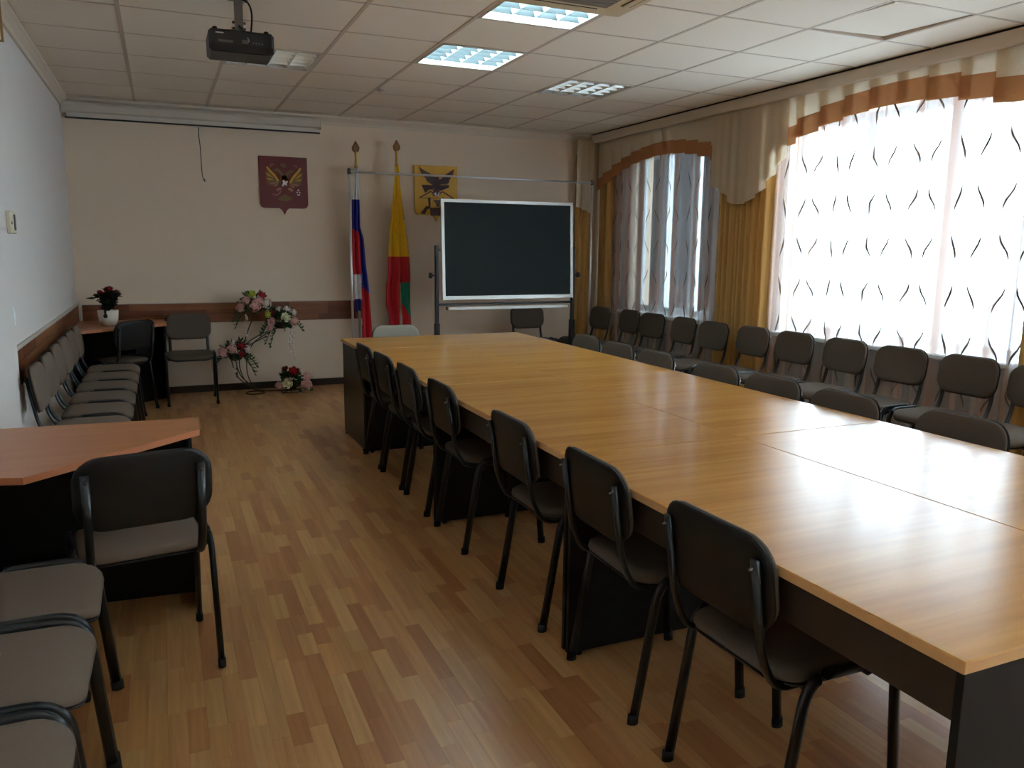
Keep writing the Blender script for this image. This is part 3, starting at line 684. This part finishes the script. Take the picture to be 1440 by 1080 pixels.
# ---- flags
def flag(name, x, y, ztop, label, zone, width, mats, n=44, rows=90, zb=.30):
    fl = empty(name, (x, y, 0), 0, label, 'flag', 'flags on poles')
    MB().tube([(0, 0, .03), (0, 0, ztop-.22)], .013, 10).obj('pole', 'pole_wood', fl)
    MB().lathe([(.09, 0), (.09, .015), (.05, .035), (.02, .05), (.016, .12)], (0, 0, 0), 20).obj('base', 'finial', fl)
    fi = MB().lathe([(.015, -.25), (.02, -.235), (.013, -.22), (.011, -.12), (.016, -.10), (.012, -.09)], (0, 0, ztop), 12)
    fi.obj('ferrule', 'gold', fl)
    f = lambda a, b, d: (a, -d, ztop+b)
    sp_ = MB().prism([(.012, -.10), (.034, -.075), (.038, -.045), (.022, -.018), (.004, .015), (-.004, .015), (-.022, -.018), (-.038, -.045), (-.034, -.075), (-.012, -.10)][::-1], f, -.008, .008); sp_ = sp_.obj('spear_tip', 'finial', fl)
    MB().prism([(.006, -.085), (.02, -.065), (.02, -.045), (.0, -.02), (-.02, -.045), (-.02, -.065), (-.006, -.085)][::-1], f, -.011, .011).obj('tip_emblem', 'old_gold', sp_)
    mb = MB(); vs = []; top = ztop-.25
    for k in range(rows+1):
        t = k/rows; z = top+(zb-top)*t; l, r_ = width(z)
        for i in range(n+1):
            s = i/n; a = l+(r_-l)*s
            fold = math.sin(s*PI*5+.6)*(.006+.030*t**.6)+math.sin(s*PI*11+z*2)*.006*t
            vs.append((a, -.030-.018*math.sin(s*PI)*1.2-fold*.8, z))
    fs = []; mi = []
    for k in range(rows):
        for i in range(n):
            p = vs[k*(n+1)+i]; q = vs[(k+1)*(n+1)+i+1]; zi = zone((p[0]+q[0])/2, (p[2]+q[2])/2)
            if zi is None: continue
            fs.append((k*(n+1)+i, k*(n+1)+i+1, (k+1)*(n+1)+i+1, (k+1)*(n+1)+i)); mi.append(zi)
    mb.v = vs; mb.f = fs; mb.m = mi; mb.sm = [True]*len(fs)
    cl = mb.obj('flag_cloth', mats, fl); sd = cl.modifiers.new('thick', 'SOLIDIFY'); sd.thickness = .003
    return fl
def interp(tab):
    def f(z):
        if z >= tab[0][0]: return tab[0][1:]
        for a, b_ in zip(tab, tab[1:]):
            if z >= b_[0]:
                t = (a[0]-z)/(a[0]-b_[0]); return tuple(p+(q-p)*t for p, q in zip(a[1:], b_[1:]))
        return tab[-1][1:]
    return f
# pole centre px 500 -> x 1.875 ; scale about 0.0073 m per px at the wall
def zone1(a, z):
    if z > 1.93+.1*a: return 0
    if a > .018+(.0 if z > 1.66 else -.004):       # right-hand fold: blue over red on a slant
        return 1 if z > 1.06-1.0*(a-.02) else 2
    if z > 1.605-.6*a: return 1
    if z > 1.27+.9*(a+.05): return 2
    if z > 1.18: return 2
    if z > .93: return 0 if a < .005 else None
    if z > .80: return 1 if a < .005 else None
    return None
flag('russian_flag' if 0 else 'tricolour_flag', 1.875, 8.30, 2.50, 'white, blue and red flag furled on a pole behind the metal frame', zone1,
     interp([(2.25, -.02, .015), (1.95, -.055, .02), (1.66, -.062, .022), (1.55, -.065, .055), (1.27, -.07, .075), (1.06, -.055, .10), (.6, -.05, .125), (.36, -.05, .12)]), ['flag_white', 'flag_blue', 'flag_red'], zb=.36)
def zone2(a, z):
    edge = .035+.062*(2.0-z)
    if z > 1.36:
        return 0 if a < edge+.012*(z < 1.75)*2 or z < 1.55 else 2
    if a > .02+.0 and z < 1.10-(.0) and a > .03+(z-.62)*-.05:
        return 2 if z > .74+1.9*(.10-a) else 1
    if z < 1.10 and -.012 < a < .03: return None
    return 1
flag('regional_flag', 2.30, 8.30, 2.535, 'yellow, red and green flag furled on a pole beside the yellow shield', zone2,
     interp([(2.28, -.02, .012), (2.0, -.05, .035), (1.6, -.10, .085), (1.37, -.115, .115), (1.15, -.125, .125), (1.07, -.145, .12), (.85, -.15, .12), (.75, -.12, .125), (.4, -.12, .13)]), ['flag_yellow', 'flag_red', 'flag_green'], zb=.4)

# ---- chrome display frame
rk = empty('display_frame', (3.05, 8.12, 0), 0, 'tall chrome tube frame standing around the blackboard', 'frame')
x0, x1, zt = 1.763-3.05, 4.517-3.05, 2.195
for xx in (x0, x1):
    MB().tube([(xx, 0, .04), (xx, 0, zt+.03)], .0125, 10).obj('post', 'chrome', rk)
    MB().tube([(xx, -.25, .02), (xx, .10, .02)], .014, 10).obj('foot', 'chrome', rk)
    MB().lathe([(.018, -.025), (.018, .02), (.012, .035)], (xx, 0, zt), 12).obj('joint', 'steel', rk)
MB().tube([(x0, 0, zt), (x1, 0, zt)], .011, 10).obj('top_bar', 'chrome', rk)

# ---- blackboard on stand
bd = empty('blackboard', (3.22, 7.5, 0), 0, 'dark green chalkboard in an aluminium frame on a black stand', 'blackboard')
bx0, bx1, bz0, bz1 = -.715, .72, .955, 1.925; th = math.radians(2.5)
def bt(x, d, z): zc = 1.44; return (x, -.03+(z-zc)*math.sin(-th)*-1+d, zc+(z-zc)*math.cos(th))
def bbox(mb, x0, x1, d0, d1, z0, z1):
    vs = [bt(x, d, z) for z in (z0, z1) for d in (d0, d1) for x in (x0, x1)]
    return mb.add(vs, [(0, 2, 3, 1), (4, 5, 7, 6), (0, 1, 5, 4), (2, 6, 7, 3), (0, 4, 6, 2), (1, 3, 7, 5)])
bbox(MB(), bx0+.02, bx1-.02, -.004, .012, bz0+.02, bz1-.02).obj('writing_surface', 'chalk_green', bd)
for a in ((bx0, bx0+.03, bz0, bz1), (bx1-.03, bx1, bz0, bz1), (bx0+.03, bx1-.03, bz0, bz0+.035), (bx0+.03, bx1-.03, bz1-.028, bz1)):
    bbox(MB(), a[0], a[1], -.012, .016, a[2], a[3]).obj('frame_rail', 'aluminium', bd)
for s, xx in ((-1, -.757), (1, .745)):
    MB().box(xx-.016, xx+.016, -.02, .02, .28, 1.48, bev=.003).obj('post', 'black_paint', bd)
    MB().box(xx-.024, xx+.024, -.026, .026, .06, .72, bev=.003).obj('sleeve', 'black_paint', bd)
    MB().box(xx-.025, xx+.025, -.25, .25, .03, .08, bev=.004).obj('foot', 'black_paint', bd)
    for yy in (-.22, .22): MB().lathe([(.02, 0), (.026, .012), (.02, .03)], (xx, yy, 0), 12).obj('caster', 'rubber', bd)
    kn = MB().tube([(xx+s*.016, 0, 1.19), (xx+s*.055, 0, 1.19)], .009, 8); kn = kn.obj('clamp_bolt', 'black_paint', bd)
    MB().tube([(xx+s*.05, 0, 1.19), (xx+s*.075, 0, 1.19)], .028, 12).obj('knob', 'black_paint', kn)
    MB().tube([(xx-s*.016, -.005, 1.44), (xx-s*.05, -.01, 1.44)], .010, 8).obj('pivot', 'steel', bd)
MB().box(-.745, .735, -.012, .012, .895, .917).obj('crossbar', 'black_paint', bd)
MB().box(-.66, .66, -.07, -.012, .855, .866).box(-.66, .66, -.073, -.068, .855, .884).obj('chalk_tray', 'aluminium', bd)
for s in (-1, 1): MB().box(s*.66, s*.668, -.074, -.010, .853, .886).obj('tray_end', 'brown_trim', bd)

# ---- flowers
def petal_flower(name, r, mat, seed, layers=((5, .35, .95), (6, .7, .75), (7, 1.0, .45))):
    rnd = random.Random(seed); mb = MB()
    for cnt, rr, hgt in layers:
        for k in range(cnt):
            a = 2*PI*k/cnt+rnd.uniform(0, .6); g = []
            for i in range(4):
                t = i/3
                for j in range(3):
                    s = (j-1)*.5*(math.sin(PI*min(1, .25+.75*t))+.25)
                    rad = r*rr*(.25+.75*math.sin(t*PI*.5)); z = r*(-.35+ (hgt+.3)*t**1.2)-r*.12*abs(j-1)
                    an = a+s*2*PI/cnt*.85; g.append((rad*math.cos(an), rad*math.sin(an), z))
            mb.add(g, [(i*3+j, i*3+j+1, (i+1)*3+j+1, (i+1)*3+j) for i in range(3) for j in range(2)], 0, True)
    mb.lathe([(r*.1, -r*.45), (r*.5, -r*.3), (r*.45, r*.3), (r*.1, r*.5)], (0, 0, 0), 8)
    return mb.mesh(name, mat)
def cluster(name, r, mat, seed):
    rnd = random.Random(seed); mb = MB(); mb.lathe([(r*.1, -r*.5), (r*.6, -r*.2), (r*.55, r*.3), (r*.1, r*.55)], (0, 0, 0), 8)
    for k in range(46):
        u = rnd.uniform(-.25, 1); a = rnd.uniform(0, 2*PI); q = math.sqrt(max(0, 1-u*u)); d = Vector((q*math.cos(a), q*math.sin(a), u)); p = d*r*rnd.uniform(.8, 1.05)
        e1_ = d.cross(Vector((.3, .5, .8))).normalized(); e2_ = d.cross(e1_); s = r*.26
        for m_ in range(4):
            w1 = e1_*math.cos(m_*PI/2)+e2_*math.sin(m_*PI/2); w2 = d.cross(w1)
            mb.add([p, p+w1*s*.6+w2*s*.4+d*s*.2, p+w1*s, p+w1*s*.6-w2*s*.4+d*s*.2], [(0, 1, 2, 3)])
    return mb.mesh(name, mat)
def leaf(mb, p, d, L, w, rnd):
    d = d.normalized(); s = d.cross(Vector((rnd.uniform(-1, 1), rnd.uniform(-1, 1), rnd.uniform(-1, 1)))).normalized(); n = s.cross(d)
    m_ = p+d*L*.5
    mb.add([p, m_+s*w+n*w*.3, p+d*L-n*L*.1, m_-s*w+n*w*.3, m_-n*w*.15], [(0, 4, 1), (1, 4, 2), (2, 4, 3), (3, 4, 0)])
FM = {k: petal_flower('rose', .05, k, i) for i, k in enumerate(('rose_red', 'rose_wine', 'rose_lime', 'rose_cream', 'rose_pink'))}
FC = {'blossom': cluster('hydrangea', .055, 'rose_pink', 4), 'pale': cluster('hydrangea', .05, 'blossom', 6)}
def arrangement(loc, R, flowers, label, seed, vines=()):
    rnd = random.Random(seed); a = empty('flower_arrangement', loc, 0, label, 'flowers', 'artificial flower arrangements')
    MB().lathe([(R*.3, -.05), (R*.42, -.045), (R*.5, .0), (R*.46, .005), (R*.2, .004)], (0, 0, 0), 14).obj('dish', 'basket', a)
    fo = MB()
    for k in range(150):
        an = rnd.uniform(0, 2*PI); el = rnd.uniform(-.5, 1.1); d = Vector((math.cos(an)*math.cos(el), math.sin(an)*math.cos(el)*.8, math.sin(el)))
        p = d*R*rnd.uniform(.25, .8)+Vector((0, 0, .03)); leaf(fo, p, d+Vector((rnd.uniform(-.4, .4), rnd.uniform(-.4, .4), rnd.uniform(-.5, .3))), rnd.uniform(.04, .075), rnd.uniform(.011, .019), rnd)
    for k in range(6):   # longer sprigs with paired leaves
        an = rnd.uniform(PI*.9, 2.1*PI); d = Vector((math.cos(an), math.sin(an)*.5, rnd.uniform(-.5, .25))).normalized(); p0 = d*R*.6
        pts = [p0+d*R*.75*t+Vector((0, 0, -.10*t*t)) for t in (0, .33, .66, 1)]
        fo.tube(pts, .002, 5)
        for q in range(6):
            t = (q+1)/6; p = p0+d*R*.75*t+Vector((0, 0, -.10*t*t))
            for s in (-1, 1): leaf(fo, p, d+Vector((0, .0, s*.9)), .045, .012, rnd)
    fo.v = [(x_, y_, max(z_, .004-loc[2])) for x_, y_, z_ in fo.v]
    tag(fo.obj('foliage', 'leaf', a), kind='stuff')
    for (dx, dz, dy, kind, sc_) in flowers:
        if kind in FM: me, nm = FM[kind], 'rose'
        else: me, nm = FC[kind], 'hydrangea'
        o = link(nm, me, a); o.location = (dx, dy, dz); o.scale = (sc_,)*3
        v = Vector((dx*2.2, dy*1.5-.06, dz+.05)); o.rotation_euler = v.to_track_quat('Z', 'Y').to_euler()
    for (dx, L) in vines:
        vm = MB(); pts = smoothpath([(dx, -.03, -.02), (dx+.01, -.06, -.08), (dx-.005, -.06, -L*.6), (dx+.01, -.055, -L)], 5); vm.tube(pts, .0015, 5)
        bl = MB()
        for p in pts[4:]:
            for q in range(4): leaf(bl, p, Vector((rnd.uniform(-1, 1), rnd.uniform(-1, .5), rnd.uniform(-1, .3))), .022, .009, rnd)
        v = vm.obj('trailing_vine', 'leaf', a); bl.obj('vine_blossom', 'blossom', v)
    return a
arrangement((.83, 8.29, .86), .15, [(-.14, .0, -.05, 'blossom', .9), (-.02, .02, -.12, 'blossom', 1.15), (.09, .04, -.10, 'pale', 1.15), (-.03, .13, -.04, 'rose_lime', .95), (.06, .12, -.07, 'rose_red', .95), (.10, -.06, -.12, 'rose_lime', .8), (.02, .07, -.13, 'blossom', .9), (-.09, .07, -.09, 'blossom', .8)],
            'highest flower arrangement on the crescent stand, pink with lime and red roses', 11, vines=((-.10, .30),))
arrangement((1.07, 8.27, .70), .15, [(-.10, .02, -.10, 'rose_pink', 1.0), (-.09, .10, -.06, 'rose_wine', 1.0), (.03, .06, -.12, 'rose_cream', 1.05), (.11, .02, -.09, 'blossom', .95), (.06, .13, -.03, 'pale', .8), (-.02, .14, -.04, 'pale', .6), (-.12, -.04, -.08, 'blossom', .7), (.12, .10, -.04, 'pale', .7)],
            'flower arrangement with cream and wine roses at the flag-side tip of the crescent stand', 12, vines=((.10, .36), (.07, .30)))
arrangement((.62, 8.25, .40), .14, [(-.12, .03, -.06, 'blossom', 1.0), (-.04, .07, -.10, 'blossom', .9), (.05, .09, -.09, 'rose_red', .9), (.05, .02, -.12, 'rose_red', .8), (.11, .05, -.06, 'pale', .8), (-.02, .12, -.04, 'pale', .7)],
            'pink and red flower arrangement at the chair-side tip of the crescent stand', 13, vines=((-.02, .24),))
arrangement((1.14, 8.22, .085), .14, [(.02, .13, -.06, 'rose_red', 1.15), (-.06, .15, -.03, 'rose_wine', .8), (-.05, .02, -.13, 'rose_cream', 1.1), (.12, .0, -.11, 'blossom', 1.2), (-.13, .0, -.08, 'blossom', .75), (.16, -.02, -.05, 'pale', .9), (.14, .07, -.05, 'blossom', .8)],
            'lowest flower arrangement standing at the foot of the crescent stand', 14)
fs = empty('flower_stand', (.80, 8.3, 0), 0, 'crescent-shaped bronze wire stand holding flower arrangements', 'stand')
def arc(pts, r=.0055): return MB().tube(smoothpath([(x-.80, y-8.3, z) for x, y, z in pts], 7), r, 7)
for dx, dz in ((0, 0), (.035, .02)):
    arc([(.80+dx, 8.3, .02), (.70+dx*1.3, 8.3, .13), (.655+dx*2, 8.3, .30), (.70+dx*2.4, 8.3, .46+dz), (.84+dx*1.5, 8.3, .57), (1.05, 8.29, .655)]).obj('crescent_wire', 'wire', fs)
    arc([(.80+dx, 8.3, .02), (.64+dx, 8.3, .16), (.58+dx, 8.29, .34)]).obj('crescent_wire', 'wire', fs)
arc([(.62, 8.28, .36), (.74, 8.3, .47), (.92, 8.3, .56)]).obj('crescent_wire', 'wire', fs)
arc([(.70, 8.33, .46), (.76, 8.33, .64), (.83, 8.31, .80)]).obj('support_wire', 'wire', fs)
for (x, y, r, z) in ((.79, 8.25, .09, .006), (1.14, 8.22, .10, .006)):
    MB().tube([(x-.80+r*math.cos(q), y-8.3+r*math.sin(q), z) for q in [2*PI*k/20 for k in range(21)]], .006, 6).obj('base_ring', 'wire', fs)
arc([(.80, 8.3, .02), (.95, 8.27, .012), (1.14, 8.22, .012)]).obj('floor_rod', 'wire', fs)
for (x, y, z) in ((.83, 8.29, .80), (1.07, 8.27, .645), (.62, 8.25, .345), (1.14, 8.22, .03)):
    MB().lathe([(.05, 0), (.052, .004)], (x-.80, y-8.3, z), 14).obj('holder_plate', 'wire', fs)
MB().tube([(1.14-.8, 8.22-8.3, .0), (1.14-.8, 8.22-8.3, .03)], .008, 6).obj('holder_stem', 'wire', fs)

# potted plant on the corner desk
pp = empty('potted_plant', (-.46, 7.93, .75), 0, 'white pot with a dark red flowering plant on the corner desk', 'plant')
MB().lathe([(.048, 0), (.062, .006), (.078, .05), (.086, .135), (.080, .135), (.074, .12), (.02, .118)], (0, 0, 0), 24).obj('pot', 'pot', pp)
MB().lathe([(.072, .112), (.074, .12)], (0, 0, 0), 16).obj('soil', 'soil', pp)
tg = MB().box(-.022, .000, -.089, -.086, .085, .15, bev=.002); tg.lathe([(.016, -.004), (.016, .004)], (0, 0, 0), 4)
MB().box(-.026, -.008, -.092, -.085, .10, .15).prism(ell(-.017, .09, .018, .018), lambda a, b, d: (a, -d, b), .084, .092).obj('hanging_tag', 'tag_black', pp)
rnd = random.Random(3); fo = MB(); fl_ = []
for k in range(9):
    an = rnd.uniform(0, 2*PI); d = Vector((math.cos(an)*.9, math.sin(an)*.6, 1.5)).normalized(); tip = Vector((d.x*.16, d.y*.14, .12+d.z*rnd.uniform(.12, .22)))
    pts = smoothpath([(d.x*.02, d.y*.02, .115), tip*.55+Vector((0, 0, .06)), tip], 4); fo.tube(pts, .003, 5)
    for p in pts[2:]:
        for q in range(5): leaf(fo, p, Vector((rnd.uniform(-1, 1), rnd.uniform(-1, 1), rnd.uniform(-.4, .6))), rnd.uniform(.035, .06), rnd.uniform(.010, .016), rnd)
    fl_.append(tip)
leaf(fo, Vector((-.07, 0, .25)), Vector((-1, 0, -.1)), .10, .012, rnd)
tag(fo.obj('foliage', 'leaf_dark', pp), kind='stuff')
for i, tpt in enumerate(fl_[:7]):
    o = link('bloom', FM['rose_wine' if i % 2 else 'rose_red'], pp); o.location = tpt+Vector((0, 0, .01)); o.scale = (.62, .62, .62)

# ================================================================== CEILING FIXTURES
def lamp(c, r, on, label):
    x0, y0 = TX+TS*c, TY+TS*r; L = empty('ceiling_light', (x0+TS/2, y0+TS/2, ZC), 0, label, 'light', 'square louvred ceiling lights'); h = TS/2-.012
    hs = MB(); rf = 'reflector_on' if on else 'reflector'
    hs.add([(-h, -h, 0), (h, -h, 0), (h, h, 0), (-h, h, 0), (-h, -h, .085), (h, -h, .085), (h, h, .085), (-h, h, .085)], [(4, 5, 6, 7), (0, 1, 5, 4), (1, 2, 6, 5), (2, 3, 7, 6), (3, 0, 4, 7)])
    hs.obj('housing', rf, L)
    fr = MB(); k = .016
    fr.box(-h, h, -h, -h+k, -.003, .008); fr.box(-h, h, h-k, h, -.003, .008); fr.box(-h, -h+k, -h+k, h-k, -.003, .008); fr.box(h-k, h, -h+k, h-k, -.003, .008); fr.obj('frame', 'white_trim', L)
    w = 2*(h-k)/4
    for i in range(4):
        xc = -h+k+w*(i+.5); MB().tube([(xc, -h+.02, .055), (xc, h-.02, .055)], .013, 10).obj('fluorescent_tube', 'tube_on' if on else 'tube_off', L)
        for s in (-1, 1):
            a = xc+s*w/2; bq = MB(); pr = [(a, .002), (a-s*.010, .018), (a-s*.018, .045), (a-s*.020, .07)]
            bq.loft([[(p, y, z) for p, z in pr] for y in (-h+k, h-k)], closed=False, smooth=True); bq.obj('reflector', rf, L)
        for j in range(1, 5):
            yy = -h+k+2*(h-k)*j/5; b_ = MB(); b_.loft([[(x_, yy-.010*q, .004+.034*(1-q)) for x_ in (xc-w/2+.004, xc+w/2-.004)] for q in (1, 0)]+[[(x_, yy+.010, .038) for x_ in (xc-w/2+.004, xc+w/2-.004)]], closed=False)
            b_ = MB().prism([(yy-.002, .004), (yy+.002, .004), (yy+.011, .036), (yy-.011, .036)], lambda a, bb_, d: (d, a, bb_), xc-w/2+.003, xc+w/2-.003); b_.obj('louvre_blade', 'blade' if on else rf, L)
lamp(3, -1, True, 'lit louvred ceiling light beside the ceiling air conditioner')
lamp(3, 1, True, 'lit louvred ceiling light, second one out from the air conditioner')
for c_, r_, nm in ((1, -8, 'aisle, row by the entrance'), (3, -8, 'table, row by the entrance')):  # unseen lights behind the camera, added to brighten the room
    lamp(c_, r_, True, 'added unseen lit ceiling light above the '+nm)
lamp(1, 2, False, 'dim louvred ceiling light behind the black projector')
lamp(5, 2, False, 'switched-off louvred ceiling light nearest the curtained windows')

ac = empty('ceiling_air_conditioner', ((ACR[0]+ACR[1])/2, (ACR[2]+ACR[3])/2, ZC), 0, 'beige cassette air conditioner in the ceiling', 'air conditioner')
h = .475
MB().box(-h, h, -h, h, -.05, -.003, bev=.02).obj('panel', 'ac_plastic', ac)
gr = MB().box(-.30, .30, -.30, .30, -.058, -.05, bev=.003).obj('intake_grille', 'ac_grille', ac)
for i in range(18): MB().box(-.29, .29, -.285+i*.0335, -.270+i*.0335, -.0625, -.058).obj('grille_slat', 'ac_grille', gr)
for a, b_ in ((0, 1), (0, -1), (1, 0), (-1, 0)):
    if a == 0: MB().box(-.27, .27, b_*.36, b_*.415, -.0525, -.05).obj('air_slot', 'dark_gap', ac)
    else: MB().box(a*.36, a*.415, -.27, .27, -.0525, -.05).obj('air_slot', 'dark_gap', ac)
    if a == 0: MB().box(-.265, .265, b_*.365, b_*.40, -.058, -.053).obj('flap', 'ac_plastic', ac)
    else: MB().box(a*.365, a*.40, -.265, .265, -.058, -.053).obj('flap', 'ac_plastic', ac)

pj = empty('projector', (.46, 4.77, 2.525), 0, 'black projector hanging from a ceiling bracket', 'projector')
MB().box(-.165, .165, -.12, .13, -.058, .055, bev=.014).obj('projector_body', 'black_paint', pj)
MB().box(-.158, .158, -.124, -.119, -.054, -.022).obj('vent_strip', 'shell', pj)
MB().box(-.12, -.045, -.1215, -.12, -.012, .0).obj('port_plate', 'steel', pj)
MB().box(-.13, -.09, -.1215, -.12, .03, .036).obj('marking', 'silver', pj)
for i in range(4): MB().tube([(.055+i*.016, -.1215, -.006), (.055+i*.016, -.118, -.006)], .004, 8).obj('socket', 'steel', pj)
MB().box(.0, .03, -.14, -.12, -.016, .004).obj('cable_plug', 'steel', pj)
for xx in (-.13, .13): MB().lathe([(.014, .055), (.012, .068), (.008, .07)], (xx, -.08, 0), 10).obj('foot', 'rubber', pj)
MB().tube([(0, .14, 0.0), (0, .125, 0)], .04, 16).obj('lens', 'tube_off', pj)
MB().box(-.022, .022, -.012, .012, .07, .243).obj('bracket', 'steel', pj)
MB().box(-.05, .05, -.04, .04, .236, .2445).obj('ceiling_plate', 'steel', pj)
MB().box(-.06, .06, -.03, .03, .055, .075).obj('bracket_arm', 'steel', pj)
MB().tube([(0, -.02, .10), (.025, -.09, .05), (.03, -.13, .0)], .008, 6).obj('brace', 'steel', pj)
for z in (.09, .12): MB().tube([(-.035, 0, z), (.035, 0, z)], .007, 8).obj('bolt', 'black_tube', pj)
MB().tube(smoothpath([(.01, -.015, .24), (.05, -.02, .22), (.065, -.03, .16), (.055, -.04, .056)]), .005, 6).obj('cable', 'black_tube', pj)
tag(MB().lathe([(.034, 0), (.033, -.014), (.022, -.022), (.008, -.025)][::-1], (1.776, 6.88, ZC+.0), 18).obj('smoke_detector', 'white_trim'), 'small white smoke detector on the ceiling tiles', 'smoke detector')

# ================================================================== LEFT WALL FITTINGS
th_ = empty('thermostat', (XL, 5.16, 1.575), 0, 'small beige thermostat box on the wall above the row of taupe chairs', 'thermostat')
MB().box(0, .022, -.085, .085, -.06, .06, bev=.004).obj('housing', 'beige_plastic', th_); MB().box(.022, .025, .02, .07, -.04, .045).obj('cover', 'steel', th_); MB().box(.022, .024, -.06, -.045, -.01, .005).obj('button', 'dark_gap', th_)
sw = empty('light_switch', (XL, 4.98, 1.078), 0, 'white light switch above the wall rail', 'switch')
MB().box(0, .008, -.04, .04, -.055, .055, bev=.003).obj('plate', 'pvc', sw); MB().box(.008, .013, -.022, .022, -.032, .032, bev=.002).obj('rocker', 'pvc', sw)
bx = empty('wall_box', (XL+.03, 4.5, 2.43), 0, 'beige box with brown edge high on the windowless side wall near the ceiling', 'box')
MB().box(0, .075, -.22, .22, 0, .18, bev=.004).obj('housing', 'beige_plastic', bx); MB().box(.0, .085, .22, .235, -.005, .185).obj('edge_trim', 'brown_trim', bx)

# ================================================================== OUTSIDE
g = MB().box(5.6, 160, -80, 200, -6.2, -6); struct(g.obj('ground', 'snow'))
ob = empty('added_dark_wall', (5.85, 7.63, -6), 0, 'made-up dark grey wall with brown lower part, darkening the far window', 'building')  # made-up slab close to the glass: darkens the view, blocks sky light
MB().box(-.10, .08, -1.20, 1.22, 7.07, 20).obj('upper_wall', 'outer_grey', ob)
MB().box(-.12, .10, -1.21, 1.23, 0, 7.07).obj('lower_wall', 'outer_brick', ob)
struct(MB().box(XL-.2, XR+.3, YN-.2, 14, 3.12, 14).obj('wall_upper_storeys', 'outer_grey'))
struct(MB().box(XL-.2, XR+.3, YN-.2, 14, -6, -.07).obj('wall_lower_storey', 'outer_grey'))
struct(MB().box(XL-.2, XR+.3, YB+.21, 14, -.07, 3.12).obj('wall_next_room', 'outer_grey'))
hb = empty('low_building', (14, 40, -6), 0, 'low dark building seen past the made-up grey wall outside', 'building')
MB().box(-30, 16, 0, 8, 0, 5.9).obj('wall', 'outer_dark', hb); MB().box(-30.4, 16.4, -.4, 8.4, 5.9, 6.3).obj('roof', 'outer_grey', hb)
